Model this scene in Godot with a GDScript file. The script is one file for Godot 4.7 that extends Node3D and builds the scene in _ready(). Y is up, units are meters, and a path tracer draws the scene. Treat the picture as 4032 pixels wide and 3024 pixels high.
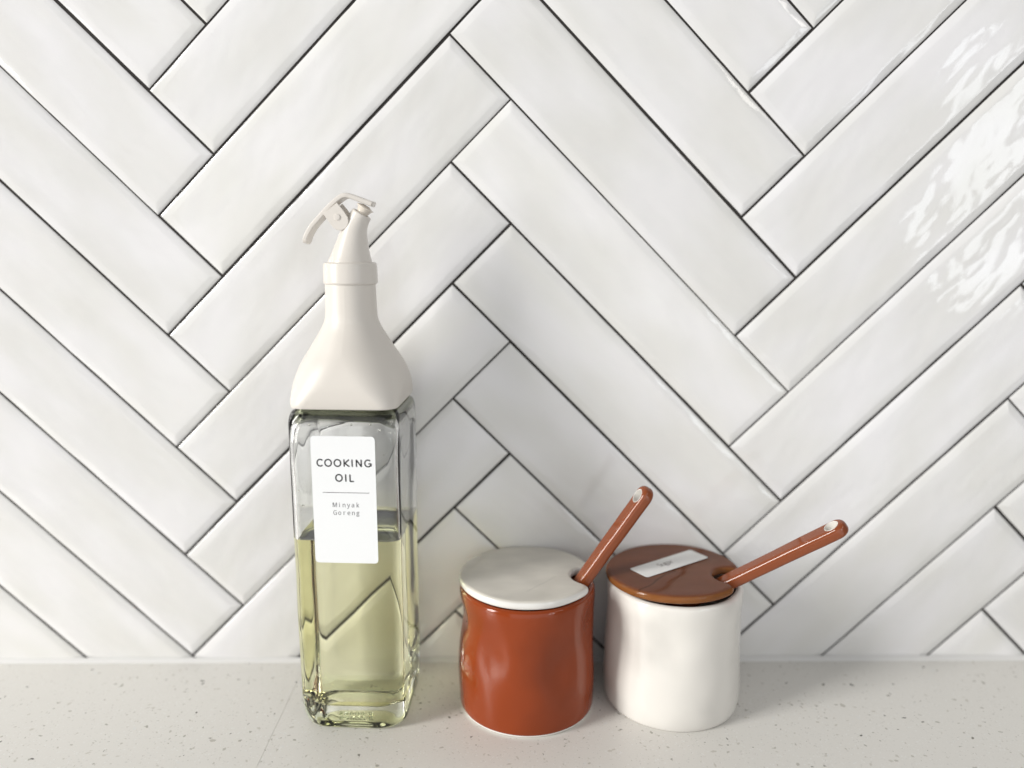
extends Node3D
# Plans are drawn in a unit of 0.84 mm (tile pitch 62); S turns them into metres.
const S := 0.00084
const PITCH := 62.0        # tile width plus joint
const LONG := 303.5        # tile length plus joint
const ROOM_AIR := 0.240        # radiance of the dim rest of the room
const WINDOW := 0.450           # radiance of the window at the left
const SIDE_WINDOW := 7.200     # of the narrow window low at the left, which throws the shadows
const DOOR := 1.450             # of the glazed door at the right
const FAR_SIDE := 0.275         # of the bright far side of the room
var rng := RandomNumberGenerator.new()
var taken := {}


# ---------------------------------------------------------------- names and tags
func numbered(called: String) -> String:
	if not taken.has(called):
		taken[called] = 0
		return called
	taken[called] += 1
	return "%s_%03d" % [called, taken[called]]

func thing(called: String, label: String, category: String, at: Vector3, turn := 0.0, group := "") -> Node3D:
	var o := Node3D.new()
	o.name = numbered(called)
	add_child(o)
	o.position = at * S
	o.rotation.y = turn
	o.set_meta("label", label)
	o.set_meta("category", category)
	if group != "":
		o.set_meta("group", group)
	return o

func structure(called: String, label: String) -> Node3D:
	var o := Node3D.new()
	o.name = numbered(called)
	add_child(o)
	o.set_meta("kind", "structure")
	o.set_meta("label", label)
	return o

func put(called: String, mesh: Mesh, m: Material, parent: Node3D) -> MeshInstance3D:
	var o := MeshInstance3D.new()
	o.name = called
	o.mesh = mesh
	if m:
		o.material_override = m
	o.cast_shadow = GeometryInstance3D.SHADOW_CASTING_SETTING_ON
	parent.add_child(o, true)
	return o


# ---------------------------------------------------------------- mesh helpers
class Hull:
	var v := PackedVector3Array()
	var i := PackedInt32Array()
	var n := PackedVector3Array()
	var c := PackedColorArray()
	var uv := PackedVector2Array()

	func tri(a: int, b: int, d: int) -> void:
		i.append(a); i.append(b); i.append(d)

	func quad(a: int, b: int, d: int, e: int) -> void:
		tri(a, b, d); tri(a, d, e)

	func volume() -> float:
		var t := 0.0
		for k in range(0, i.size(), 3):
			t += v[i[k]].dot(v[i[k + 1]].cross(v[i[k + 2]]))
		return t

	func flip() -> void:
		for k in range(0, i.size(), 3):
			var a := i[k + 1]
			i[k + 1] = i[k + 2]
			i[k + 2] = a

	# front faces run clockwise: a closed shape whose signed volume is positive runs the other way
	func outward() -> void:
		if volume() > 0.0:
			flip()

	func add(o: Hull) -> void:
		var base := v.size()
		v.append_array(o.v)
		for k in o.i:
			i.append(base + k)
		n.append_array(o.n)
		c.append_array(o.c)
		uv.append_array(o.uv)

	func moved(t: Transform3D) -> Hull:
		for k in v.size():
			v[k] = t * v[k]
		for k in n.size():
			n[k] = (t.basis * n[k]).normalized()
		return self

	func normals() -> void:
		n.resize(v.size())
		n.fill(Vector3.ZERO)
		for k in range(0, i.size(), 3):
			var f := (v[i[k + 2]] - v[i[k]]).cross(v[i[k + 1]] - v[i[k]])
			n[i[k]] += f; n[i[k + 1]] += f; n[i[k + 2]] += f
		for k in n.size():
			n[k] = n[k].normalized() if n[k].length_squared() > 1e-20 else Vector3.UP

	func arrays(scale: float) -> Array:
		if n.size() != v.size():
			normals()
		var s := PackedVector3Array()
		s.resize(v.size())
		for k in v.size():
			s[k] = v[k] * scale
		var a := []
		a.resize(Mesh.ARRAY_MAX)
		a[Mesh.ARRAY_VERTEX] = s
		a[Mesh.ARRAY_NORMAL] = n
		a[Mesh.ARRAY_INDEX] = i
		if c.size() == v.size():
			a[Mesh.ARRAY_COLOR] = c
		if uv.size() == v.size():
			a[Mesh.ARRAY_TEX_UV] = uv
		return a


func mesh_of(s: Hull) -> ArrayMesh:
	var m := ArrayMesh.new()
	m.add_surface_from_arrays(Mesh.PRIMITIVE_TRIANGLES, s.arrays(S))
	return m

func flat_of(s: Hull) -> ArrayMesh:        # every face its own normal
	var f := Hull.new()
	for k in s.i.size():
		f.v.append(s.v[s.i[k]])
		f.i.append(k)
	return mesh_of(f)

func curve(rows: Array, steps: int) -> Array:      # rows of numbers, joined by a smooth curve through them
	var out := []
	var w: int = rows[0].size()
	for k in rows.size() - 1:
		var p0: Array = rows[maxi(k - 1, 0)]
		var p1: Array = rows[k]
		var p2: Array = rows[k + 1]
		var p3: Array = rows[mini(k + 2, rows.size() - 1)]
		for s in steps:
			var t := float(s) / steps
			var r := []
			for j in w:
				r.append(cubic_interpolate(p1[j], p2[j], p0[j], p3[j], t) if steps > 1 else p1[j])
			out.append(r)
	out.append(rows[-1])
	return out

func ring_square(a: float, r: float, y: float) -> PackedVector3Array:     # rounded square, 4 x (14 + 6) points
	var p := PackedVector3Array()
	r = minf(r, a)
	for q in 4:
		for k in 14:
			var t := PI / 2 * (q + k / 13.0)
			var c := Vector2(a - r, a - r)
			var sx := 1.0 if q == 0 or q == 3 else -1.0
			var sz := 1.0 if q < 2 else -1.0
			p.append(Vector3(c.x * sx + r * cos(t), y, c.y * sz + r * sin(t)))
		var t1 := PI / 2 * (q + 1)
		var e := Vector3(cos(t1), 0, sin(t1)) * a
		var along := Vector3(-sin(t1), 0, cos(t1))
		for k in range(1, 7):
			p.append(e + along * (a - r) * (2.0 * k / 7.0 - 1.0) + Vector3(0, y, 0))
	return p

func ring_round(r: float, at: Vector3, lean := 0.0, n := 64) -> PackedVector3Array:   # lean turns it about z
	var p := PackedVector3Array()
	for k in n:
		var t := TAU * k / n
		p.append(at + Vector3(r * cos(t), 0, r * sin(t)).rotated(Vector3.BACK, -lean))
	return p

func loft(rings: Array, cap0 := false, cap1 := false) -> Hull:
	var s := Hull.new()
	var n: int = rings[0].size()
	for r in rings:
		s.v.append_array(r)
	for k in rings.size() - 1:
		for j in n:
			var a: int = k * n + j
			var b: int = k * n + (j + 1) % n
			s.quad(a, b, b + n, a + n)
	if cap0:
		cap(s, rings[0], 0, false)
	if cap1:
		cap(s, rings[-1], (rings.size() - 1) * n, true)
	return s

func cap(s: Hull, ring: PackedVector3Array, at: int, other: bool) -> void:
	var m := Vector3.ZERO
	for p in ring:
		m += p
	s.v.append(m / ring.size())
	var c := s.v.size() - 1
	for j in ring.size():
		var a := at + j
		var b := at + (j + 1) % ring.size()
		if other:
			s.tri(a, b, c)
		else:
			s.tri(b, a, c)

func extrude(poly: PackedVector2Array, z0: float, z1: float, bevel := 0.0) -> Hull:   # flat outline in x and y given a thickness along z
	var s := Hull.new()
	var rings := [[0.0 + bevel, z0], [0.0, z0 + bevel], [0.0, z1 - bevel], [bevel, z1]] if bevel > 0.0 else [[0.0, z0], [0.0, z1]]
	var n := poly.size()
	var m := Vector2.ZERO
	for p in poly:
		m += p
	m /= n
	for r in rings:
		for p in poly:
			var q: Vector2 = p - (p - m).normalized() * r[0]
			s.v.append(Vector3(q.x, q.y, r[1]))
	for k in rings.size() - 1:
		for j in n:
			var a := k * n + j
			var b := k * n + (j + 1) % n
			s.quad(a, b, b + n, a + n)
	var t := Geometry2D.triangulate_polygon(poly)
	var turned := Geometry2D.is_polygon_clockwise(poly)
	for k in range(0, t.size(), 3):
		var l := (rings.size() - 1) * n
		var a := poly[t[k]]
		var ccw := (poly[t[k + 1]] - a).cross(poly[t[k + 2]] - a) > 0.0
		if ccw == turned:
			s.tri(t[k], t[k + 1], t[k + 2])
			s.tri(l + t[k], l + t[k + 2], l + t[k + 1])
		else:
			s.tri(t[k], t[k + 2], t[k + 1])
			s.tri(l + t[k], l + t[k + 1], l + t[k + 2])
	s.outward()
	return s

func box(lo: Vector3, hi: Vector3) -> Hull:
	return extrude(PackedVector2Array([Vector2(lo.x, lo.y), Vector2(hi.x, lo.y), Vector2(hi.x, hi.y), Vector2(lo.x, hi.y)]), lo.z, hi.z)

func sweep(path: PackedVector2Array, half_w: PackedFloat32Array, half_t: float) -> Hull:   # a strip with rounded edges along a path in x and y, its width along z
	var s := Hull.new()
	var m := 20
	for k in path.size():
		var d := (path[mini(k + 1, path.size() - 1)] - path[maxi(k - 1, 0)]).normalized()
		var nrm := Vector2(-d.y, d.x)
		var shrink := 1.0
		for j in m:
			var t := TAU * (j + 0.5) / m
			var e := 0.35
			var w := signf(cos(t)) * pow(absf(cos(t)), e) * half_w[k]
			var h := signf(sin(t)) * pow(absf(sin(t)), e) * half_t * shrink
			s.v.append(Vector3(path[k].x + nrm.x * h, path[k].y + nrm.y * h, w))
	for k in path.size() - 1:
		for j in m:
			var a := k * m + j
			var b := k * m + (j + 1) % m
			s.quad(a, b, b + m, a + m)
	cap(s, s.v.slice(0, m), 0, false)
	cap(s, s.v.slice((path.size() - 1) * m, path.size() * m), (path.size() - 1) * m, true)
	s.outward()
	return s

func nets(field: Callable, lo: Vector3, hi: Vector3, cell: float) -> Hull:     # surface nets of a distance field
	var nx := int(ceil((hi.x - lo.x) / cell)) + 1
	var ny := int(ceil((hi.y - lo.y) / cell)) + 1
	var nz := int(ceil((hi.z - lo.z) / cell)) + 1
	var f := PackedFloat32Array()
	f.resize(nx * ny * nz)
	var at := 0
	for z in nz:
		for y in ny:
			for x in nx:
				f[at] = field.call(lo + Vector3(x, y, z) * cell)
				at += 1
	var s := Hull.new()
	var who := PackedInt32Array()
	who.resize(f.size())
	who.fill(-1)
	var off := PackedInt32Array([0, 1, nx, nx + 1, nx * ny, nx * ny + 1, nx * ny + nx, nx * ny + nx + 1])
	var ends := PackedInt32Array([0, 1, 2, 3, 4, 5, 6, 7, 0, 2, 1, 3, 4, 6, 5, 7, 0, 4, 1, 5, 2, 6, 3, 7])
	for z in nz - 1:
		for y in ny - 1:
			for x in nx - 1:
				var b := x + nx * (y + ny * z)
				var inside := 0
				for k in 8:
					if f[b + off[k]] < 0.0:
						inside += 1
				if inside == 0 or inside == 8:
					continue
				var p := Vector3.ZERO
				var cnt := 0
				for e in range(0, 24, 2):
					var k0 := ends[e]
					var k1 := ends[e + 1]
					var a := f[b + off[k0]]
					var c := f[b + off[k1]]
					if (a < 0.0) != (c < 0.0):
						var t := a / (a - c)
						var p0 := Vector3(k0 & 1, (k0 >> 1) & 1, k0 >> 2)
						var p1 := Vector3(k1 & 1, (k1 >> 1) & 1, k1 >> 2)
						p += p0.lerp(p1, t)
						cnt += 1
				who[b] = s.v.size()
				s.v.append(lo + (Vector3(x, y, z) + p / cnt) * cell)
	var step := PackedInt32Array([1, nx, nx * ny])
	for z in range(1, nz - 1):
		for y in range(1, ny - 1):
			for x in range(1, nx - 1):
				var b := x + nx * (y + ny * z)
				for ax in 3:
					var a := f[b] < 0.0
					if a == (f[b + step[ax]] < 0.0):
						continue
					var u := step[(ax + 1) % 3]
					var w := step[(ax + 2) % 3]
					if a:
						s.quad(who[b], who[b - u], who[b - u - w], who[b - w])
					else:
						s.quad(who[b], who[b - w], who[b - u - w], who[b - u])
	var h := cell * 0.5
	for p in s.v:
		s.n.append(Vector3(field.call(p + Vector3(h, 0, 0)) - field.call(p - Vector3(h, 0, 0)), field.call(p + Vector3(0, h, 0)) - field.call(p - Vector3(0, h, 0)), field.call(p + Vector3(0, 0, h)) - field.call(p - Vector3(0, 0, h))).normalized())
	s.outward()
	return s

func smax(a: float, b: float, k: float) -> float:
	var h := maxf(k - absf(a - b), 0.0) / k
	return maxf(a, b) + h * h * k * 0.25

func smin(a: float, b: float, k: float) -> float:
	return -smax(-a, -b, k)

func swell(d2: float, y: float, half: float, rr: float) -> float:        # a flat outline given a thickness and round edges
	var w := Vector2(d2 + rr, absf(y) - half + rr)
	return minf(maxf(w.x, w.y), 0.0) + Vector2(maxf(w.x, 0.0), maxf(w.y, 0.0)).length() - rr

func noise(seed_: int, freq: float, octaves := 2) -> FastNoiseLite:
	var n := FastNoiseLite.new()
	n.seed = seed_
	n.noise_type = FastNoiseLite.TYPE_SIMPLEX_SMOOTH
	n.frequency = freq
	n.fractal_octaves = octaves
	n.fractal_gain = 0.4
	return n

func paint(linear: Color, rough: float, spec := 0.5) -> StandardMaterial3D:
	var m := StandardMaterial3D.new()
	m.albedo_color = linear.linear_to_srgb()
	m.roughness = rough
	m.metallic_specular = spec
	return m

func clear(linear: Color, ior: float) -> StandardMaterial3D:
	var m := paint(linear, 0.0)
	m.albedo_color.a = 0.0
	m.refraction_enabled = true
	m.refraction_scale = (ior - 1.0) / 10.0
	return m


# ---------------------------------------------------------------- the scene
func _ready() -> void:
	rng.seed = 7
	camera_and_light()
	wall()
	counter()
	bottle()
	jars()


func camera_and_light() -> void:
	var cam := Camera3D.new()
	cam.name = "camera"
	add_child(cam)
	cam.transform = Transform3D(Basis(Vector3.UP, -0.0106030686) * Basis(Vector3.RIGHT, -0.178264116) * Basis(Vector3.BACK, 0.00270175), Vector3(39.14, 332.8, 573.24) * S)
	var lens := CameraAttributesPhysical.new()
	lens.frustum_near = 0.01
	lens.frustum_far = 60.0
	lens.frustum_focal_length = 12.0 / 0.504
	lens.frustum_focus_distance = 519.0 * S
	lens.exposure_aperture = 1.9
	cam.attributes = lens
	cam.fov = rad_to_deg(2.0 * atan(0.504))
	cam.near = 0.01
	cam.far = 60.0
	cam.current = true

	var we := WorldEnvironment.new()
	we.name = "room_air"
	var e := Environment.new()
	e.background_mode = Environment.BG_COLOR
	e.background_color = Color(ROOM_AIR, ROOM_AIR * 0.995, ROOM_AIR * 0.975).linear_to_srgb()
	e.tonemap_mode = Environment.TONE_MAPPER_LINEAR
	e.tonemap_exposure = 0.985
	e.sdfgi_enabled = true
	e.ssao_enabled = true
	e.ssil_enabled = true
	we.environment = e
	add_child(we)

	# the window at the left, six panes
	for c in 2:
		for r in 3:
			pane("window_light", Vector3(-3.0, 0.62 + 0.78 * r, 1.05 + 1.0 * c), Vector3(1, -0.2, -0.18), Vector2(0.93, 0.69), WINDOW, Color(1.0, 0.99, 0.972))
	# the narrow window beside it, nearer the wall
	for c in 2:
		for r in 6:
			pane("side_window_light", Vector3(-2.65 + (c - 0.5) * 0.17, 0.20 + 0.37 * r, 1.34 + (c - 0.5) * 0.355), Vector3(2.7, -0.8, -1.3), Vector2(0.36, 0.35), SIDE_WINDOW, Color(1.0, 0.99, 0.972))
	# the glazed door at the right, behind the camera
	for c in 2:
		pane("door_light", Vector3(1.56 + 0.26 * c, 0.52, 2.04 - 0.13 * c), Vector3(-0.62, -0.06, -0.8), Vector2(0.17, 0.74), DOOR, Color(0.96, 0.985, 1.0))
	# a narrow lamp high at the right
	pane("lamp_light", Vector3(1.55, 1.42, 1.15), Vector3(-0.7, -0.6, -0.45), Vector2(0.9, 0.16), 2.0, Color(1.0, 0.98, 0.95))
	# the bright far side of the room behind the camera
	pane("room_light", Vector3(0.5, 0.6, 3.4), Vector3(-0.15, -0.1, -1), Vector2(5.0, 4.0), FAR_SIDE, Color(0.985, 0.99, 1.0))

func pane(called: String, at: Vector3, towards: Vector3, size: Vector2, radiance: float, tint: Color) -> void:
	var l := AreaLight3D.new()
	l.name = numbered(called)
	add_child(l, true)
	l.position = at
	l.look_at_from_position(at, at + towards, Vector3.UP)
	l.area_size = size
	l.area_normalize_energy = false
	l.light_energy = radiance
	l.light_color = tint
	l.area_range = 8.0
	l.area_attenuation = 2.0
	l.shadow_enabled = true


func wall() -> void:
	var w := structure("wall", "white gloss tiles laid in a herringbone with dark grout joints")
	var grout := paint(Color(0.036, 0.033, 0.031), 0.9, 0.3)
	put("grout_bed", mesh_of(box(Vector3(-700, -80, -14), Vector3(800, 760, -2.15))), grout, w)
	var glaze := []
	for k in 5:
		var t := 0.74 + 0.01 * (k - 2)
		var m := paint(Color(t, t * 0.994, t * [0.995, 1.0, 0.995, 1.005, 0.99][k]), 0.06, 0.5)
		m.vertex_color_use_as_albedo = true
		glaze.append(m)
	var q := sqrt(0.5)
	for m in range(-2, 3):
		for k in range(-12, 20):
			for turn in 2:
				var a := Vector2(k * PITCH, k * PITCH + LONG) if turn == 0 else Vector2(k * PITCH, (k + 1) * PITCH)
				var b := Vector2((k - 1) * PITCH, k * PITCH) if turn == 0 else Vector2(k * PITCH, k * PITCH + LONG)
				a += Vector2.ONE * m * LONG
				b -= Vector2.ONE * m * LONG
				var ca := (a.x + a.y) / 2
				var cb := (b.x + b.y) / 2
				var at := Vector3((ca - cb) * q, 481.3 - (ca + cb) * q, 0)
				if at.x < -560 or at.x > 660 or at.y < -125 or at.y > 660:
					continue
				var angle := -PI / 4 if turn == 0 else PI / 4
				var o := put("tile", tile_mesh(LONG - 1.85, PITCH - 1.85, rng.randi() % 100000), glaze[rng.randi() % 5], w)
				var tilt := Basis(Vector3.UP, rng.randf_range(-0.0016, 0.0016)) * Basis(Vector3.RIGHT, rng.randf_range(-0.004, 0.004))
				o.transform = Transform3D(Basis(Vector3.BACK, angle + rng.randf_range(-0.0014, 0.0014)) * tilt, (at + Vector3(rng.randf_range(-0.4, 0.4), rng.randf_range(-0.4, 0.4), rng.randf_range(-0.14, 0.14))) * S)
	# the white sealant bead along the worktop
	var prof := [[0.1, 3.2], [0.8, 2.7], [1.5, 1.6], [2.6, 0.8], [3.1, -0.4]]
	var s := Hull.new()
	var n := prof.size()
	for k in 61:
		var x := -700 + 1500.0 * k / 60
		for p in prof:
			s.v.append(Vector3(x, p[1] + rng.randf_range(-0.12, 0.12), p[0] + rng.randf_range(-0.12, 0.12)))
	for k in 60:
		for j in n - 1:
			s.quad(k * n + j, k * n + j + 1, (k + 1) * n + j + 1, (k + 1) * n + j)
	s.normals()
	if s.n[n * 3 + 2].z < 0:
		s.flip()
		s.normals()
	put("sealant_bead", mesh_of(s), paint(Color(0.66, 0.655, 0.645), 0.6), w)

func tile_mesh(l: float, w: float, seed_: int) -> ArrayMesh:
	var wave := noise(seed_, 0.032, 2)
	wave.fractal_lacunarity = 3.1
	wave.fractal_gain = 0.42
	var edge := noise(seed_ + 5, 0.03, 2)
	var cloud := noise(seed_ + 9, 0.022, 2)
	var xs := stations(l, 46)
	var ys := stations(w, 15)
	var height := func(x: float, y: float) -> float:
		var d := minf(l / 2 - absf(x), w / 2 - absf(y))
		var z := 0.0
		if d < 6.4:
			var rim := 1.0 + 0.3 * edge.get_noise_2d(x * 0.6, y * 0.6 + 300.0)
			var dd := clampf(d, 0.0, 6.4)
			z = -1.35 * rim * pow(1.0 - dd / 6.4, 1.2) - 0.35 * pow(clampf(1.0 - dd / 1.2, 0, 1), 2.0)
		return z + 0.33 * wave.get_noise_2d(x * 0.5, y)
	var s := Hull.new()
	for x in xs:
		for y in ys:
			s.v.append(Vector3(x, y, height.call(x, y)))
			var pale := 1.0 - 0.065 * clampf(0.5 + cloud.get_noise_2d(x * 0.45, y), 0.0, 1.0)      # cloudy glaze
			s.c.append(Color(pale, pale * 0.998, pale * (0.5 + 0.5 * pale)))
			var h := 0.5
			var gx: float = (height.call(x + h, y) - height.call(x - h, y)) / (2 * h)
			var gy: float = (height.call(x, y + h) - height.call(x, y - h)) / (2 * h)
			s.n.append(Vector3(-gx, -gy, 1).normalized())
	var n := ys.size()
	for a in xs.size() - 1:
		for b in n - 1:
			s.quad(a * n + b, a * n + b + 1, (a + 1) * n + b + 1, (a + 1) * n + b)
	# the four sides, down into the bed
	var rim := []
	for a in xs.size():
		rim.append(a * n)
	for b in range(1, n):
		rim.append((xs.size() - 1) * n + b)
	for a in range(xs.size() - 2, -1, -1):
		rim.append(a * n + n - 1)
	for b in range(n - 2, 0, -1):
		rim.append(b)
	var base := s.v.size()
	for r in rim:
		for z in 2:
			var p: Vector3 = s.v[r]
			s.n.append(Vector3(p.x / l if absf(p.x) > l / 2 - 0.01 else 0.0, p.y / w if absf(p.y) > w / 2 - 0.01 else 0.0, 0.001).normalized())
			s.v.append(Vector3(p.x, p.y, p.z if z == 0 else -6.0))
			s.c.append(Color(1, 1, 1))
	for k in rim.size():
		var j := (k + 1) % rim.size()
		s.quad(base + 2 * k, base + 2 * j, base + 2 * j + 1, base + 2 * k + 1)
	return mesh_of(s)

func stations(l: float, inner: int) -> PackedFloat32Array:
	var p := PackedFloat32Array([0, 0.35, 0.9, 2.2, 3.8, 5.2, 6.6])
	var out := PackedFloat32Array()
	for d in p:
		out.append(d - l / 2)
	for k in range(1, inner):
		out.append(-l / 2 + 6.6 + (l - 13.2) * k / inner)
	for k in range(p.size() - 1, -1, -1):
		out.append(l / 2 - p[k])
	return out


func counter() -> void:
	var c := structure("worktop", "pale grey speckled stone worktop with a fine seam")
	var m := paint(Color(1, 1, 1), 0.38, 0.45)
	m.albedo_texture = speckle()
	m.uv1_triplanar = true
	m.uv1_world_triplanar = true
	m.uv1_scale = Vector3.ONE / 0.56
	m.uv1_offset = Vector3(0.13, 0.4, 0.27)
	for part in [[-760.0, -121.15], [-121.08, 860.0]]:
		var x0: float = part[0]
		var x1: float = part[1]
		var b := 0.13
		var poly := PackedVector2Array([Vector2(x0, -24), Vector2(x1, -24), Vector2(x1, -b), Vector2(x1 - b, 0), Vector2(x0 + b, 0), Vector2(x0, -b)])
		put("slab", flat_of(extrude(poly, 0.15, 420.0)), m, c)

func speckle() -> ImageTexture:
	var n := 2048
	var im := Image.create(n, n, false, Image.FORMAT_RGB8)
	im.fill(Color(0.735, 0.722, 0.685).linear_to_srgb())
	var r := RandomNumberGenerator.new()
	r.seed = 21
	# cloudy ground of fine pale and grey grains, then angular chips
	for k in 70000:
		var v := r.randf()
		var g := Color(0.79, 0.785, 0.765) if v < 0.4 else Color(0.69, 0.68, 0.65) if v < 0.8 else Color(0.62, 0.61, 0.575)
		im.fill_rect(Rect2i(r.randi() % n, r.randi() % n, 1 + r.randi() % 3, 1 + r.randi() % 3), g.linear_to_srgb())
	var tones := [Color(0.50, 0.485, 0.435), Color(0.40, 0.39, 0.345), Color(0.58, 0.56, 0.51), Color(0.24, 0.23, 0.20), Color(0.72, 0.72, 0.70), Color(0.08, 0.075, 0.065)]
	for k in 12000:
		var v := r.randf()
		var tone: Color = tones[0] if v < 0.25 else tones[2] if v < 0.62 else tones[1] if v < 0.75 else tones[4] if v < 0.89 else tones[3] if v < 0.972 else tones[5]
		var size := 1.2 + 4.8 * pow(r.randf(), 3.2) + (2.5 if r.randf() < 0.06 else 0.0)
		chip(im, n, r, r.randf() * n, r.randf() * n, size, tone.linear_to_srgb())
	return ImageTexture.create_from_image(im)

func chip(im: Image, n: int, r: RandomNumberGenerator, cx: float, cy: float, size: float, tone: Color) -> void:
	var turn := r.randf() * TAU
	var slim := r.randf_range(0.2, 0.75)
	var p := PackedVector2Array()
	var m := 3 + r.randi() % 3
	for k in m:
		var t := TAU * (k + r.randf_range(-0.3, 0.3)) / m
		p.append(Vector2(cos(t) * size, sin(t) * size * slim).rotated(turn))
	var e := int(ceil(size)) + 1
	for y in range(-e, e + 1):
		for x in range(-e, e + 1):
			if Geometry2D.is_point_in_polygon(Vector2(x, y), p):
				im.set_pixel(posmod(int(cx) + x, n), posmod(int(cy) + y, n), tone)


# ---------------------------------------------------------------- the oil bottle
func bottle() -> void:
	var b := thing("oil_bottle", "tall square glass bottle half full of yellow green cooking oil with a beige pouring top", "bottle", Vector3(-64.5, 0, 54.5), deg_to_rad(-3.3))
	var glass := clear(Color(1, 1, 1), 1.52)
	glass.vertex_color_use_as_albedo = true
	var oil_top := clear(Color(0.985, 0.975, 0.86), 1.47)
	var oil_side := clear(Color(0.998, 0.982, 0.72), 1.034)
	var level := 139.0
	var wob := noise(3, 0.02, 2)

	# outside of the glass, from the hollow under the base up to the mouth hidden in the sleeve
	var outer := curve([[3.4, 0.4, 0.4], [3.3, 16, 11], [2.6, 25, 14], [1.0, 29.5, 16], [0.0, 31.5, 17], [0.15, 33.2, 17.5], [0.9, 34.8, 17.5], [2.4, 35.9, 17], [5.0, 36.3, 15.5], [9.5, 36.4, 12], [14.5, 36.4, 9], [22, 36.5, 7.5], [60, 36.6, 7], [140, 36.7, 7], [200, 36.8, 7], [214, 37.0, 7.5], [220, 36.9, 8], [223, 36.6, 10.7], [225.4, 35.6, 11], [226.8, 33.6, 12], [227.6, 30.5, 13], [233, 25, 14], [246, 18, 14], [256, 13.2, 13.2], [276, 12.8, 12.8], [298, 12.8, 12.8]], 3)
	var inner := curve([[15.0, 0.4, 0.4], [14.6, 12, 8], [14.0, 21, 9], [14.6, 26.5, 10], [18.0, 30.5, 10], [24, 33.2, 8], [40, 34.0, 6], [90, 34.2, 5], [139, 34.3, 5], [195, 34.4, 5], [211, 34.2, 6], [218, 33.0, 7.5], [222.5, 30.5, 9], [227, 25.5, 12], [236, 19, 12], [248, 12, 12], [258, 10, 10], [276, 9.8, 9.8], [298, 9.8, 9.8]], 3)
	var rings_out := []
	for r in outer:
		var p := ring_square(r[1], r[2], r[0])
		for k in p.size():      # pressed glass is never quite true
			if r[0] > 12 and r[0] < 222:
				var dir := Vector3(p[k].x, 0, p[k].z).normalized()
				p[k] += dir * 0.5 * wob.get_noise_3dv(p[k])
		rings_out.append(p)
	var below := []
	var above := []
	for r in inner:
		var p := ring_square(r[1], r[2], r[0])
		for k in p.size():
			if r[0] > 22 and r[0] < 215 and absf(r[0] - level) > 0.5:
				var dir := Vector3(p[k].x, 0, p[k].z).normalized()
				p[k] += dir * 0.8 * wob.get_noise_3dv(p[k] * 1.3 + Vector3(50, 0, 0))
		if r[0] <= level + 0.01:
			below.append(p)
		if r[0] >= level - 0.01:
			above.append(p)
	var skin := loft(rings_out)
	var inside := loft(above)
	inside.flip()
	skin.add(inside)
	# the rim between outside and inside at the mouth
	var lip := loft([rings_out[-1], above[-1]])
	skin.add(lip)
	if skin.volume() > 0:
		skin.flip()
	for p in skin.v:        # thick glass is greener: the base; shade under the sleeve painted on the shoulder
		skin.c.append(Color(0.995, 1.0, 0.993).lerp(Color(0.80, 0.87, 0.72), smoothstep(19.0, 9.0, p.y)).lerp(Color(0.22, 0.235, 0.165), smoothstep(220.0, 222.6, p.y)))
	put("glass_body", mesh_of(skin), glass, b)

	var marks := TextMesh.new()
	var face := SystemFont.new()
	face.font_names = PackedStringArray(["Droid Sans"])
	marks.font = face
	marks.text = "E2000-0"
	marks.font_size = 24
	marks.pixel_size = 7.0 * S / 24.0
	marks.depth = 0.9 * S
	var em := put("embossed_lettering", marks, clear(Color(0.86, 0.91, 0.80), 1.3), b)
	em.transform = Transform3D(Basis(Vector3.RIGHT, PI / 2), Vector3(0, 5.2, 17) * S)

	# the oil: its level surface with a raised edge, and the wetted faces
	var rows := []
	for k in range(0, 13):
		var t := k / 12.0
		var rise := 1.6 * pow(t, 14.0) - 1.6
		var ring := PackedVector3Array()
		for p in below[-1]:
			ring.append(Vector3(p.x * maxf(t, 0.01), level + rise, p.z * maxf(t, 0.01)))
		rows.append(ring)
	var top := loft(rows)
	var sides := loft(below)
	if sides.volume() < 0:
		sides.flip()          # the dividing face is seen from the oil: it looks inwards
	top.normals()
	if top.n[top.v.size() / 2].y < 0:
		top.flip()
		top.normals()
	var om := ArrayMesh.new()
	om.add_surface_from_arrays(Mesh.PRIMITIVE_TRIANGLES, top.arrays(S))
	om.surface_set_material(0, oil_top)
	om.add_surface_from_arrays(Mesh.PRIMITIVE_TRIANGLES, sides.arrays(S))
	om.surface_set_material(1, oil_side)
	put("oil", om, null, b)

	# the beige sleeve over shoulder and neck
	var beige := paint(Color(0.665, 0.628, 0.578), 0.40, 0.5)
	var sl := curve([[228.7, 35.6, 10.8], [231, 36.3, 12.5], [236, 37.0, 18], [244, 36.9, 25.5], [254.5, 34.0, 29], [265, 28.6, 28.4], [275.7, 21.9, 21.6], [281, 19.2, 19.2], [286, 17.6, 17.6], [296, 17.1, 17.1], [309, 16.8, 16.8]], 5)
	var rings := []
	for r in sl:
		rings.append(ring_square(r[1], r[2], r[0]))
	var back := []
	for r in sl:
		back.append(ring_square(r[1] - 1.5, maxf(r[2] - 1.5, 3), maxf(r[0], 228.6)))
	back.reverse()
	rings.append_array(back)
	rings.append(rings[0])
	var sk := loft(rings)
	sk.outward()
	put("sleeve", mesh_of(sk), beige, b)
	var cap_mat := paint(Color(0.665, 0.628, 0.58), 0.30, 0.5)
	# collar
	var col := []
	for r in [[307.6, 16.2], [307.8, 17.2], [308.4, 17.8], [309.4, 18.05], [315, 17.95], [320.6, 17.7], [321.6, 17.4], [322.2, 16.6], [322.4, 14.0]]:
		col.append(ring_round(r[1], Vector3(0.3, r[0], 0), 0.0, 72))
	var cs := loft(col, true, true)
	cs.outward()
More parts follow.
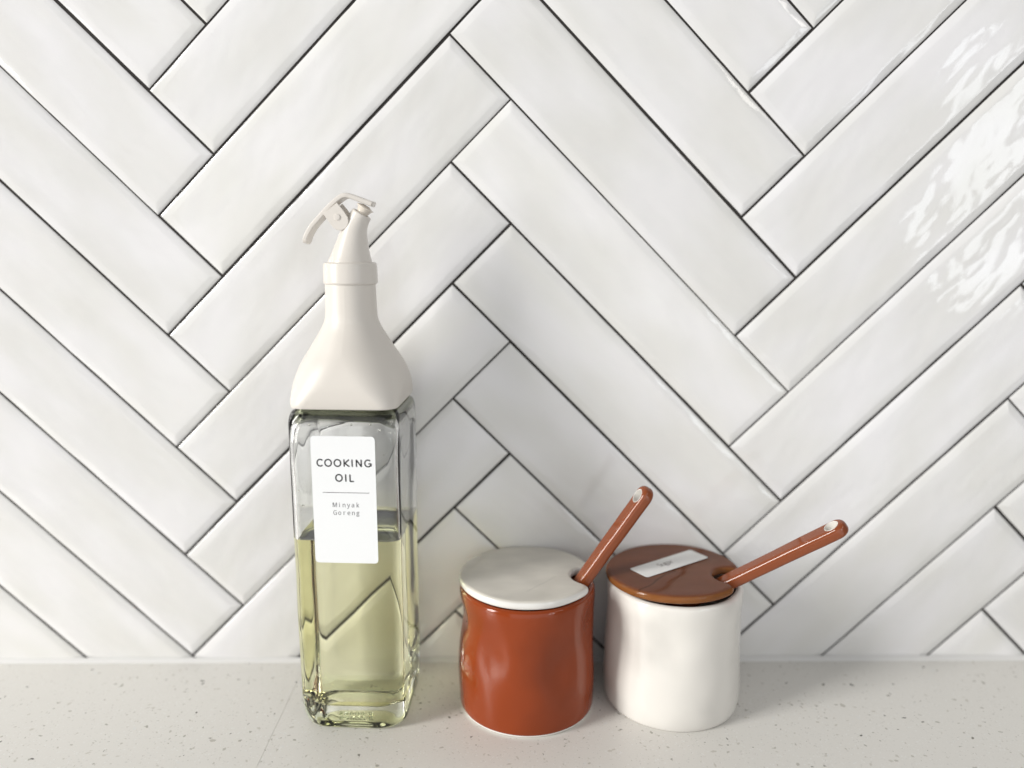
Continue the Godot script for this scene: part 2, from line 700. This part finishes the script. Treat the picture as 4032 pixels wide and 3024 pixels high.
	put("collar", mesh_of(cs), cap_mat, b)
	# spout: a cone that bends over to the right
	var sp := []
	for r in curve([[321.0, 0.2, 15.2, 0.0], [323.5, 0.3, 14.4, 0.0], [326, 0.6, 13.4, 0.0], [332, 1.6, 11.5, 0.04], [338, 2.8, 9.8, 0.1], [343, 3.9, 8.5, 0.18], [347, 5.4, 7.6, 0.33], [350, 6.9, 7.1, 0.45], [352.3, 8.2, 6.9, 0.53], [353.4, 8.9, 6.85, 0.55], [354.1, 9.3, 6.4, 0.55], [353.9, 9.2, 5.2, 0.55], [349, 6.5, 4.6, 0.5], [344, 4.5, 4.2, 0.3]], 3):
		sp.append(ring_round(r[2], Vector3(r[1], r[0], 0), r[3], 48))
	var spout := loft(sp, true, true)
	spout.outward()
	put("spout", mesh_of(spout), cap_mat, b)
	# stopper: the plug that the lever lifts from the mouth
	var st := []
	for r in [[-4.0, 3.6], [1.2, 3.9], [2.0, 4.3], [3.9, 4.9], [4.2, 5.7], [4.6, 5.95], [5.0, 5.7], [5.3, 4.6], [6.2, 2.4]]:
		st.append(ring_round(r[1], Vector3(9.2 + 0.52 * r[0], 353.9 + 0.853 * r[0], 0), 0.55, 40))
	var stop := loft(st, true, true)
	stop.outward()
	put("stopper", mesh_of(stop), paint(Color(0.72, 0.66, 0.58), 0.25, 0.5), b)
	# lever: bent strip with a thumb end at the left and a nose over the plug
	var raw := []
	for p in [[196, 935], [208, 890], [238, 800], [320, 665], [430, 540], [560, 400], [690, 276], [780, 208], [830, 180], [885, 169], [960, 181], [1100, 232], [1200, 270], [1298, 306]]:
		raw.append([-30.0 + (p[0] - 200) * 0.0437, 335.1 + (930 - p[1]) * 0.0421])
	var path := PackedVector2Array()
	var width := PackedFloat32Array()
	var fine := curve(raw, 4)
	for k in fine.size():
		var p0: Array = fine[maxi(k - 1, 0)]
		var p1: Array = fine[mini(k + 1, fine.size() - 1)]
		var d := Vector2(p1[0] - p0[0], p1[1] - p0[1]).normalized()
		path.append(Vector2(fine[k][0], fine[k][1]) + Vector2(d.y, -d.x) * 1.5)
		var t := float(k) / (fine.size() - 1)
		width.append(6.6 * sqrt(clampf(1.0 - pow(1.0 - t / 0.13, 2.0), 0.12, 1.0)) if t < 0.13 else 6.6 if t < 0.7 else lerpf(6.6, 5.2, (t - 0.7) / 0.3))
	var lever := put("lever", mesh_of(sweep(path, width, 1.7)), cap_mat, b)
	var cheek := PackedVector2Array()
	var cr := [[552, 492], [765, 318], [850, 425], [935, 555]]
	for p in cr:
		cheek.append(Vector2(-30.0 + (p[0] - 200) * 0.0437, 335.1 + (930 - p[1]) * 0.0421))
	for k in 9:
		var t := deg_to_rad(20 - 155.0 * k / 8)
		cheek.append(Vector2(-4.0 + 6.0 * cos(t), 349.0 + 6.0 * sin(t)))
	for z in [6.0, -7.4]:
		put("cheek", flat_of(extrude(cheek, z, z + 1.4, 0.25)), cap_mat, lever)
	var pin := []
	for r in [[6.8, 2.1], [7.75, 2.1], [7.95, 1.9], [7.95, 0.3]]:
		var ring := PackedVector3Array()
		for k in 28:
			ring.append(Vector3(-5.4 + r[1] * cos(TAU * k / 28), 351.6 + r[1] * sin(TAU * k / 28), r[0]))
		pin.append(ring)
	var ps := loft(pin, true, true)
	ps.outward()
	put("pin", mesh_of(ps), cap_mat, lever)

	# drops of oil clinging to the glass above the level
	var drop := clear(Color(0.99, 0.985, 0.93), 1.47)
	for d in [[-29.6, 174, 0.7], [-27.2, 163.5, 0.95], [-28.6, 160, 0.5], [-28.4, 156.5, 0.55], [-26.2, 158.5, 0.6], [-30.5, 152, 0.5], [-20.5, 219, 0.8], [-14, 220, 0.7], [-2.5, 219.5, 0.8], [7, 219.2, 0.7], [19.5, 219.8, 0.9], [27.5, 199, 0.5], [25.5, 216, 0.7]]:
		var rows_d := []
		for k in 6:
			var t := PI / 2 * k / 5.0
			rows_d.append(ring_round(maxf(d[2] * cos(t), 0.02), Vector3(0, d[2] * 0.6 * sin(t), 0), 0.0, 14))
		var ds := loft(rows_d, true, true)
		ds.outward()
		ds.normals()
		ds.moved(Transform3D(Basis(Vector3.RIGHT, PI / 2), Vector3(d[0], d[1], 37.0)))
		put("droplet", mesh_of(ds), drop, b)
	label_on(b)

func round_rect(w: float, h: float, r: float, c: Vector2) -> PackedVector2Array:
	var p := PackedVector2Array()
	for q in 4:
		for k in 7:
			var t := PI / 2 * (q + k / 6.0)
			var sx := 1.0 if q == 0 or q == 3 else -1.0
			var sy := 1.0 if q < 2 else -1.0
			p.append(c + Vector2((w / 2 - r) * sx + r * cos(t), (h / 2 - r) * sy + r * sin(t)))
	return p

func stroke(s: Hull, pts: Array, half: float, z: float) -> void:      # a flat pen stroke with round ends
	var p := PackedVector2Array()
	for q in pts:
		p.append(Vector2(q[0], q[1]))
	for poly in Geometry2D.offset_polyline(p, half, Geometry2D.JOIN_ROUND, Geometry2D.END_ROUND):
		s.add(extrude(poly, z, z + 0.05))

func arc(cx: float, cy: float, rx: float, ry: float, from: float, to: float) -> Array:
	var out := []
	for k in 25:
		var t := deg_to_rad(lerpf(from, to, k / 24.0))
		out.append([cx + rx * cos(t), cy + ry * sin(t)])
	return out

func label_on(b: Node3D) -> void:
	var z := 37.35
	var cx := 0.9
	var lab := put("label", flat_of(extrude(round_rect(42.4, 87.2, 2.4, Vector2(cx, 168.0)), z, z + 0.18)), paint(Color(0.80, 0.812, 0.82), 0.5, 0.4), b)
	var ink := paint(Color(0.012, 0.011, 0.013), 0.5, 0.4)
	var s := Hull.new()
	var h := 4.55
	var px := func(u: float) -> float: return cx - 21.2 + (u - 403.0) * 0.0687
	var y0 := 191.3
	var hw := 0.44
	var zz := z + 0.2
	# COOKING
	var xm: float = px.call(490.0)
	stroke(s, arc(xm, y0 + h / 2, 2.05, h / 2, 48, 312), hw, zz)
	for u in [566.0, 656.0]:
		xm = px.call(u)
		stroke(s, arc(xm, y0 + h / 2, 2.15, h / 2, 90, 271), hw, zz)
		stroke(s, arc(xm, y0 + h / 2, 2.15, h / 2, -90, 91), hw, zz + 0.01)
	var x: float = px.call(720.0)
	stroke(s, [[x, y0], [x, y0 + h]], hw, zz)
	stroke(s, [[x + 3.1, y0 + h], [x + 0.5, y0 + h * 0.46], [x + 3.3, y0]], hw, zz + 0.01)
	x = px.call(797.0)
	stroke(s, [[x, y0], [x, y0 + h]], hw, zz)
	x = px.call(838.0)
	stroke(s, [[x, y0], [x, y0 + h], [x + 3.2, y0], [x + 3.2, y0 + h]], hw, zz)
	xm = px.call(949.0)
	var g := arc(xm, y0 + h / 2, 2.1, h / 2, 50, 330)
	g.append_array([[xm + 2.0, y0 + 0.5], [xm + 2.0, y0 + h * 0.44], [xm + 0.5, y0 + h * 0.44]])
	stroke(s, g, hw, zz)
	# OIL
	y0 = 181.2
	xm = px.call(665.0)
	stroke(s, arc(xm, y0 + h / 2, 2.1, h / 2, 90, 271), hw, zz)
	stroke(s, arc(xm, y0 + h / 2, 2.1, h / 2, -90, 91), hw, zz + 0.01)
	x = px.call(731.0)
	stroke(s, [[x, y0], [x, y0 + h]], hw, zz)
	x = px.call(772.0)
	stroke(s, [[x, y0 + h], [x, y0], [x + 2.3, y0]], hw, zz)
	put("title_lettering", flat_of(s), ink, lab)
	var rule := Hull.new()
	stroke(rule, [[cx - 14.3, 173.4], [cx + 16.6, 173.4]], 0.17, zz)
	put("rule_line", flat_of(rule), paint(Color(0.03, 0.018, 0.025), 0.5, 0.4), lab)
	var grey := paint(Color(0.10, 0.097, 0.105), 0.6, 0.3)
	type_out("Minyak", Vector3(cx + 0.95, 163.55, zz), 15.2, 4.1, grey, lab)
	type_out("Goreng", Vector3(cx + 0.95, 158.2, zz), 15.2, 4.1, grey, lab)

func type_out(text: String, at: Vector3, span: float, height: float, m: Material, parent: Node3D, on := Transform3D.IDENTITY) -> void:
	var font := SystemFont.new()
	font.font_names = PackedStringArray(["Droid Sans"])
	for k in text.length():
		var tm := TextMesh.new()
		tm.font = font
		tm.font_size = 32
		tm.pixel_size = height * S / 32.0
		tm.depth = 0.04 * S
		tm.text = text[k]
		tm.curve_step = 1.0
		tm.horizontal_alignment = HORIZONTAL_ALIGNMENT_CENTER
		tm.vertical_alignment = VERTICAL_ALIGNMENT_BOTTOM
		var o := put("letter", tm, m, parent)
		o.transform = on * Transform3D(Basis.IDENTITY, (at + Vector3(span * (k / (text.length() - 1.0) - 0.5), -height * 0.28, 0.02)) * S)


# ---------------------------------------------------------------- jars, lids, spoons
func jar_skin(r0: float, h: float, dents: Array, seed_: int, y0: float, rim_pale: float) -> Hull:
	var wav := noise(seed_, 0.02, 2)
	var prof := curve([[y0, r0 - 2.4], [y0 + 0.5, r0 - 1.4], [2.2, r0 - 0.6], [6, r0 - 0.1], [16, r0], [34, r0 - 0.1], [52, r0 - 0.6], [66, r0 - 1.1], [76, r0 - 1.2], [84, r0 - 0.9], [h - 3.2, r0 - 1.2], [h - 1.0, r0 - 2.0], [h, r0 - 3.8], [h - 0.6, r0 - 5.4], [h - 3, r0 - 6.1], [70, r0 - 6.2], [30, r0 - 6], [12, r0 - 7], [7, r0 - 14], [6, r0 - 30], [6, 1]], 4)
	var rings := []
	for r in prof:
		var ring := PackedVector3Array()
		for k in 120:
			var t := TAU * k / 120
			var rr: float = r[1]
			var p := Vector3(rr * cos(t), r[0], rr * sin(t))
			if rr > r0 - 8:
				var d := 0.9 * wav.get_noise_3dv(p)
				for q in dents:      # angle, height, depth, half width, half height
					var da := wrapf(t - q[0], -PI, PI) * r0
					d -= 2.1 * q[2] * exp(-da * da / (q[3] * q[3]) - pow((r[0] - q[1]) / q[4], 2.0))
				p += Vector3(cos(t), 0, sin(t)) * d * smoothstep(-1.0, 8.0, r[0])
			ring.append(p)
		rings.append(ring)
	var s := loft(rings, true, true)
	var cloud := noise(seed_ + 50, 0.02, 4)
	for p in s.v:
		var t := 1.0 + 0.2 * cloud.get_noise_3dv(p)
		var worn := smoothstep(h - 3.5, h - 0.5, p.y) * 0.5      # the glaze runs thin over the rim
		s.c.append(Color(t * (1.0 + 0.25 * worn), t * (1.0 + rim_pale * worn), t * (1.0 + rim_pale * worn)))
	return s

func lid_skin(r: float, half: float, notch: Vector2, notch_r: float, seed_: int, top: Color, rim: Color, crack: PackedVector2Array, faint: float) -> Hull:
	var wav := noise(seed_, 0.016, 2)
	var field := func(p: Vector3) -> float:
		var q := Vector2(p.x, p.z)
		var d2 := smax(q.length() - r - 0.5 * wav.get_noise_2d(p.x, p.z), notch_r - (q - notch).length(), 7.0)
		# a slot out to the edge, so that the bite is open
		var bulge := 0.5 * (1.0 - q.length_squared() / (r * r)) + 0.5 * wav.get_noise_2d(p.x + 90, p.z)
		return swell(d2, p.y - bulge, half, half * 0.86)
	var s := nets(field, Vector3(-r - 2.5, -half - 2, -r - 2.5), Vector3(r + 2.5, half + 2.5, r + 2.5), 0.9)
	var blot := noise(seed_ + 3, 0.028, 3)
	for k in s.v.size():
		var p := Vector2(s.v[k].x, s.v[k].z)
		var edge := smoothstep(0.86, 0.5, s.n[k].y)          # the glaze is thin and paler on the rim
		var c := top.lerp(rim, edge) * (1.0 + 0.09 * blot.get_noise_2d(p.x, p.y * 2.2))
		var d := 100.0
		for j in crack.size() - 1:
			d = minf(d, p.distance_to(Geometry2D.get_closest_point_to_segment(p, crack[j], crack[j + 1])))
		s.c.append(c * (1.0 - faint * (1.0 - edge) * smoothstep(1.1, 0.2, d)))
	return s

func spoon_skin(length: float, hw: float, ht: float, hole: float) -> Hull:
	# x runs from the bowl to the tip, y across the face, z through the thickness
	var wav := noise(int(length), 0.03, 2)
	var field := func(p: Vector3) -> float:
		var ax := clampf(p.x, 0.0, length - hw)
		var wide := hw * lerpf(0.84, 1.0, clampf((p.x - 60.0) / (length - 70.0), 0.0, 1.0))
		var d2 := Vector2(p.x - ax, p.y).length() - wide - 0.14 * wav.get_noise_2d(p.x, 10.0)
		var d := swell(d2, p.z - 0.16 * wav.get_noise_2d(p.x, p.y), ht, ht * 0.72)
		return smax(d, hole - Vector2(p.x - (length - hw - 1.6), p.y).length(), 0.9)
	return nets(field, Vector3(-hw - 2, -hw - 2, -ht - 2), Vector3(length + 2, hw + 2, ht + 2), 0.7)

func bowl_skin() -> Hull:
	var field := func(p: Vector3) -> float:
		var q := Vector3(p.x / 15.0, p.y / 11.0, p.z / 8.0)
		var shell := absf((q.length() - 1.0) * 9.0) - 1.4
		return smax(shell, p.z - 0.5, 1.0)
	return nets(field, Vector3(-20, -15, -12), Vector3(20, 15, 4), 1.3)

func spoon(label: String, foot: Vector3, tip: Vector3, n_view: Vector3, m: Material, white: Material) -> void:
	var axis := (tip - foot).normalized()
	var inside := 62.0
	var base := foot - axis * inside
	var o := thing("spoon", label, "spoon", base, 0.0, "ceramic spoons standing in the jars")
	# the holed face looks up and to the left, nearly edge on to the viewer
	var side := n_view.cross(axis).normalized()
	if side.y < 0 and absf(side.y) > 0.3:
		side = -side
	var p := (side - axis * side.dot(axis)).normalized()
	if p.x > 0.0 and absf(p.x) > absf(p.y):
		p = -p
	var v := (n_view - axis * n_view.dot(axis)).normalized()
	var face := (0.47 * v + 0.88 * p).normalized()
	var across := face.cross(axis).normalized()
	o.basis = Basis(axis, across, face)
	var length := inside + (tip - foot).length()
	var hw := 7.4
	var ht := 4.6
	put("handle", mesh_of(spoon_skin(length, hw, ht, 4.8)), m, o)
	put("bowl", mesh_of(bowl_skin().moved(Transform3D(Basis.IDENTITY, Vector3(-12, 0, 3)))), m, o)
	var ring := []
	for r in [[-4.4, 4.7], [-4.4, 5.2], [4.1, 5.2], [4.4, 5.0], [4.2, 4.7], [-4.4, 4.7]]:
		var c := PackedVector3Array()
		for k in 36:
			c.append(Vector3(length - hw - 1.6 + r[1] * cos(TAU * k / 36), r[1] * sin(TAU * k / 36), r[0]))
		ring.append(c)
	var s := loft(ring)
	s.outward()
	put("hole_lining", mesh_of(s), white, o)

func jars() -> void:
	var terra := paint(Color(0.25, 0.042, 0.008), 0.045, 0.45)
	var cream := paint(Color(0.74, 0.717, 0.675), 0.05, 0.5)
	terra.vertex_color_use_as_albedo = true
	cream.vertex_color_use_as_albedo = true
	var bisque := paint(Color(0.78, 0.76, 0.72), 0.7, 0.3)
	var grey := paint(Color(1, 1, 1), 0.09, 0.5)
	var brown := paint(Color(1, 1, 1), 0.06, 0.5)
	grey.vertex_color_use_as_albedo = true
	brown.vertex_color_use_as_albedo = true
	var wood := paint(Color(0.225, 0.058, 0.02), 0.05, 0.5)

	var j1 := thing("jar", "glazed terracotta red jar with a pale lid, next to the oil bottle", "jar", Vector3(56.2, 0, 51.6), 0.0, "ceramic sugar jars on the worktop")
	var s1 := jar_skin(50.2, 92.5, [[deg_to_rad(122), 52.0, 1.5, 13.0, 17.0], [deg_to_rad(64), 50.0, 1.6, 12.0, 16.0], [deg_to_rad(25), 68.0, 1.2, 14.0, 20.0], [deg_to_rad(172), 70.0, 1.6, 16.0, 12.0], [deg_to_rad(0), 45.0, 1.0, 12.0, 14.0]], 11, 1.6, 1.1)
	s1.outward()
	put("body", mesh_of(s1), terra, j1)
	var foot := []
	for r in [[0.0, 20.0], [0.0, 47.2], [0.4, 48.8], [1.7, 49.3], [2.0, 47.4], [2.0, 20.0]]:
		foot.append(ring_round(r[1], Vector3(0, r[0], 0), 0.0, 96))
	var fs := loft(foot, true, true)
	fs.outward()
	var ft := put("foot_ring", mesh_of(fs), bisque, j1)
	ft.set_meta("label", "unglazed white foot ring")

	var j2 := thing("jar", "glazed off-white jar with a brown lid carrying a white sticker", "jar", Vector3(164.8, 0, 46.8), 0.0, "ceramic sugar jars on the worktop")
	var s2 := jar_skin(50.0, 92.5, [[deg_to_rad(150), 55.0, 1.4, 14.0, 22.0], [deg_to_rad(105), 60.0, 0.9, 12.0, 18.0], [deg_to_rad(40), 45.0, 0.9, 14.0, 16.0]], 29, 0.0, 0.1)
	s2.outward()
	put("body", mesh_of(s2), cream, j2)

	var l1 := put("lid", mesh_of(lid_skin(49.4, 3.2, Vector2(46.5, 6.5), 14.5, 4, Color(0.63, 0.60, 0.54), Color(0.74, 0.73, 0.70), PackedVector2Array([Vector2(20.2, 10.5), Vector2(14.7, 17), Vector2(8.3, 23.3), Vector2(2.6, 30), Vector2(-0.5, 33.4)]), 0.10)), grey, j1)
	l1.position = Vector3(-0.6, 96.3, -1.7) * S
	l1.set_meta("label", "pale grey lid with a spoon notch")
	var l2 := put("lid", mesh_of(lid_skin(48.8, 3.2, Vector2(40.5, 15.5), 14.5, 9, Color(0.41, 0.125, 0.058), Color(0.47, 0.165, 0.05), PackedVector2Array([Vector2(0.5, 6), Vector2(-7.8, 11.8), Vector2(-15.5, 20.3), Vector2(-19.8, 27.2), Vector2(-23.5, 31), Vector2(-31, 36)]), 0.45)), brown, j2)
	l2.position = Vector3(-1.5, 97.6, 0.6) * S
	l2.set_meta("label", "glossy brown lid with a white sticker")
	l2.rotation = Vector3(deg_to_rad(-0.8), 0, deg_to_rad(1.6))
	put("disc", mesh_of(lid_skin(48.8, 3.2, Vector2(40.5, 15.5), 14.5, 9, Color(0.30, 0.112, 0.058), Color(0.42, 0.165, 0.05), PackedVector2Array([Vector2(0.5, 6), Vector2(-7.8, 11.8), Vector2(-15.5, 20.3), Vector2(-19.8, 27.2), Vector2(-23.5, 31), Vector2(-31, 36)]), 0.45)), brown, l2)
	# sticker, laid slantwise
	var sticker := put("sticker", flat_of(extrude(round_rect(62.0, 19.0, 2.0, Vector2.ZERO), 0.0, 0.2)), paint(Color(0.80, 0.80, 0.79), 0.5, 0.4), l2)
	sticker.transform = Transform3D(Basis(Vector3.UP, deg_to_rad(32)) * Basis(Vector3.RIGHT, -PI / 2), Vector3(-0.8, 3.95, -7.0) * S)
	type_out("Sugar", Vector3(-3.0, -1.0, 0.22), 11.5, 7.0, paint(Color(0.25, 0.22, 0.22), 0.6, 0.3), l2, sticker.transform)

	var eye := Vector3(39.1, 332.8, 573.2)
	spoon("reddish brown spoon with a holed handle rising steeply out of the terracotta jar", Vector3(97.0, 97.0, 57.0), Vector3(141.0, 166.8, 62.5), (eye - Vector3(120, 130, 58)).normalized(), wood, bisque)
	spoon("reddish brown spoon with a holed handle leaning low out of the off-white jar", Vector3(203.5, 98.5, 62.4), Vector3(269.5, 149.5, 88.5), (eye - Vector3(240, 125, 76)).normalized(), wood, bisque)
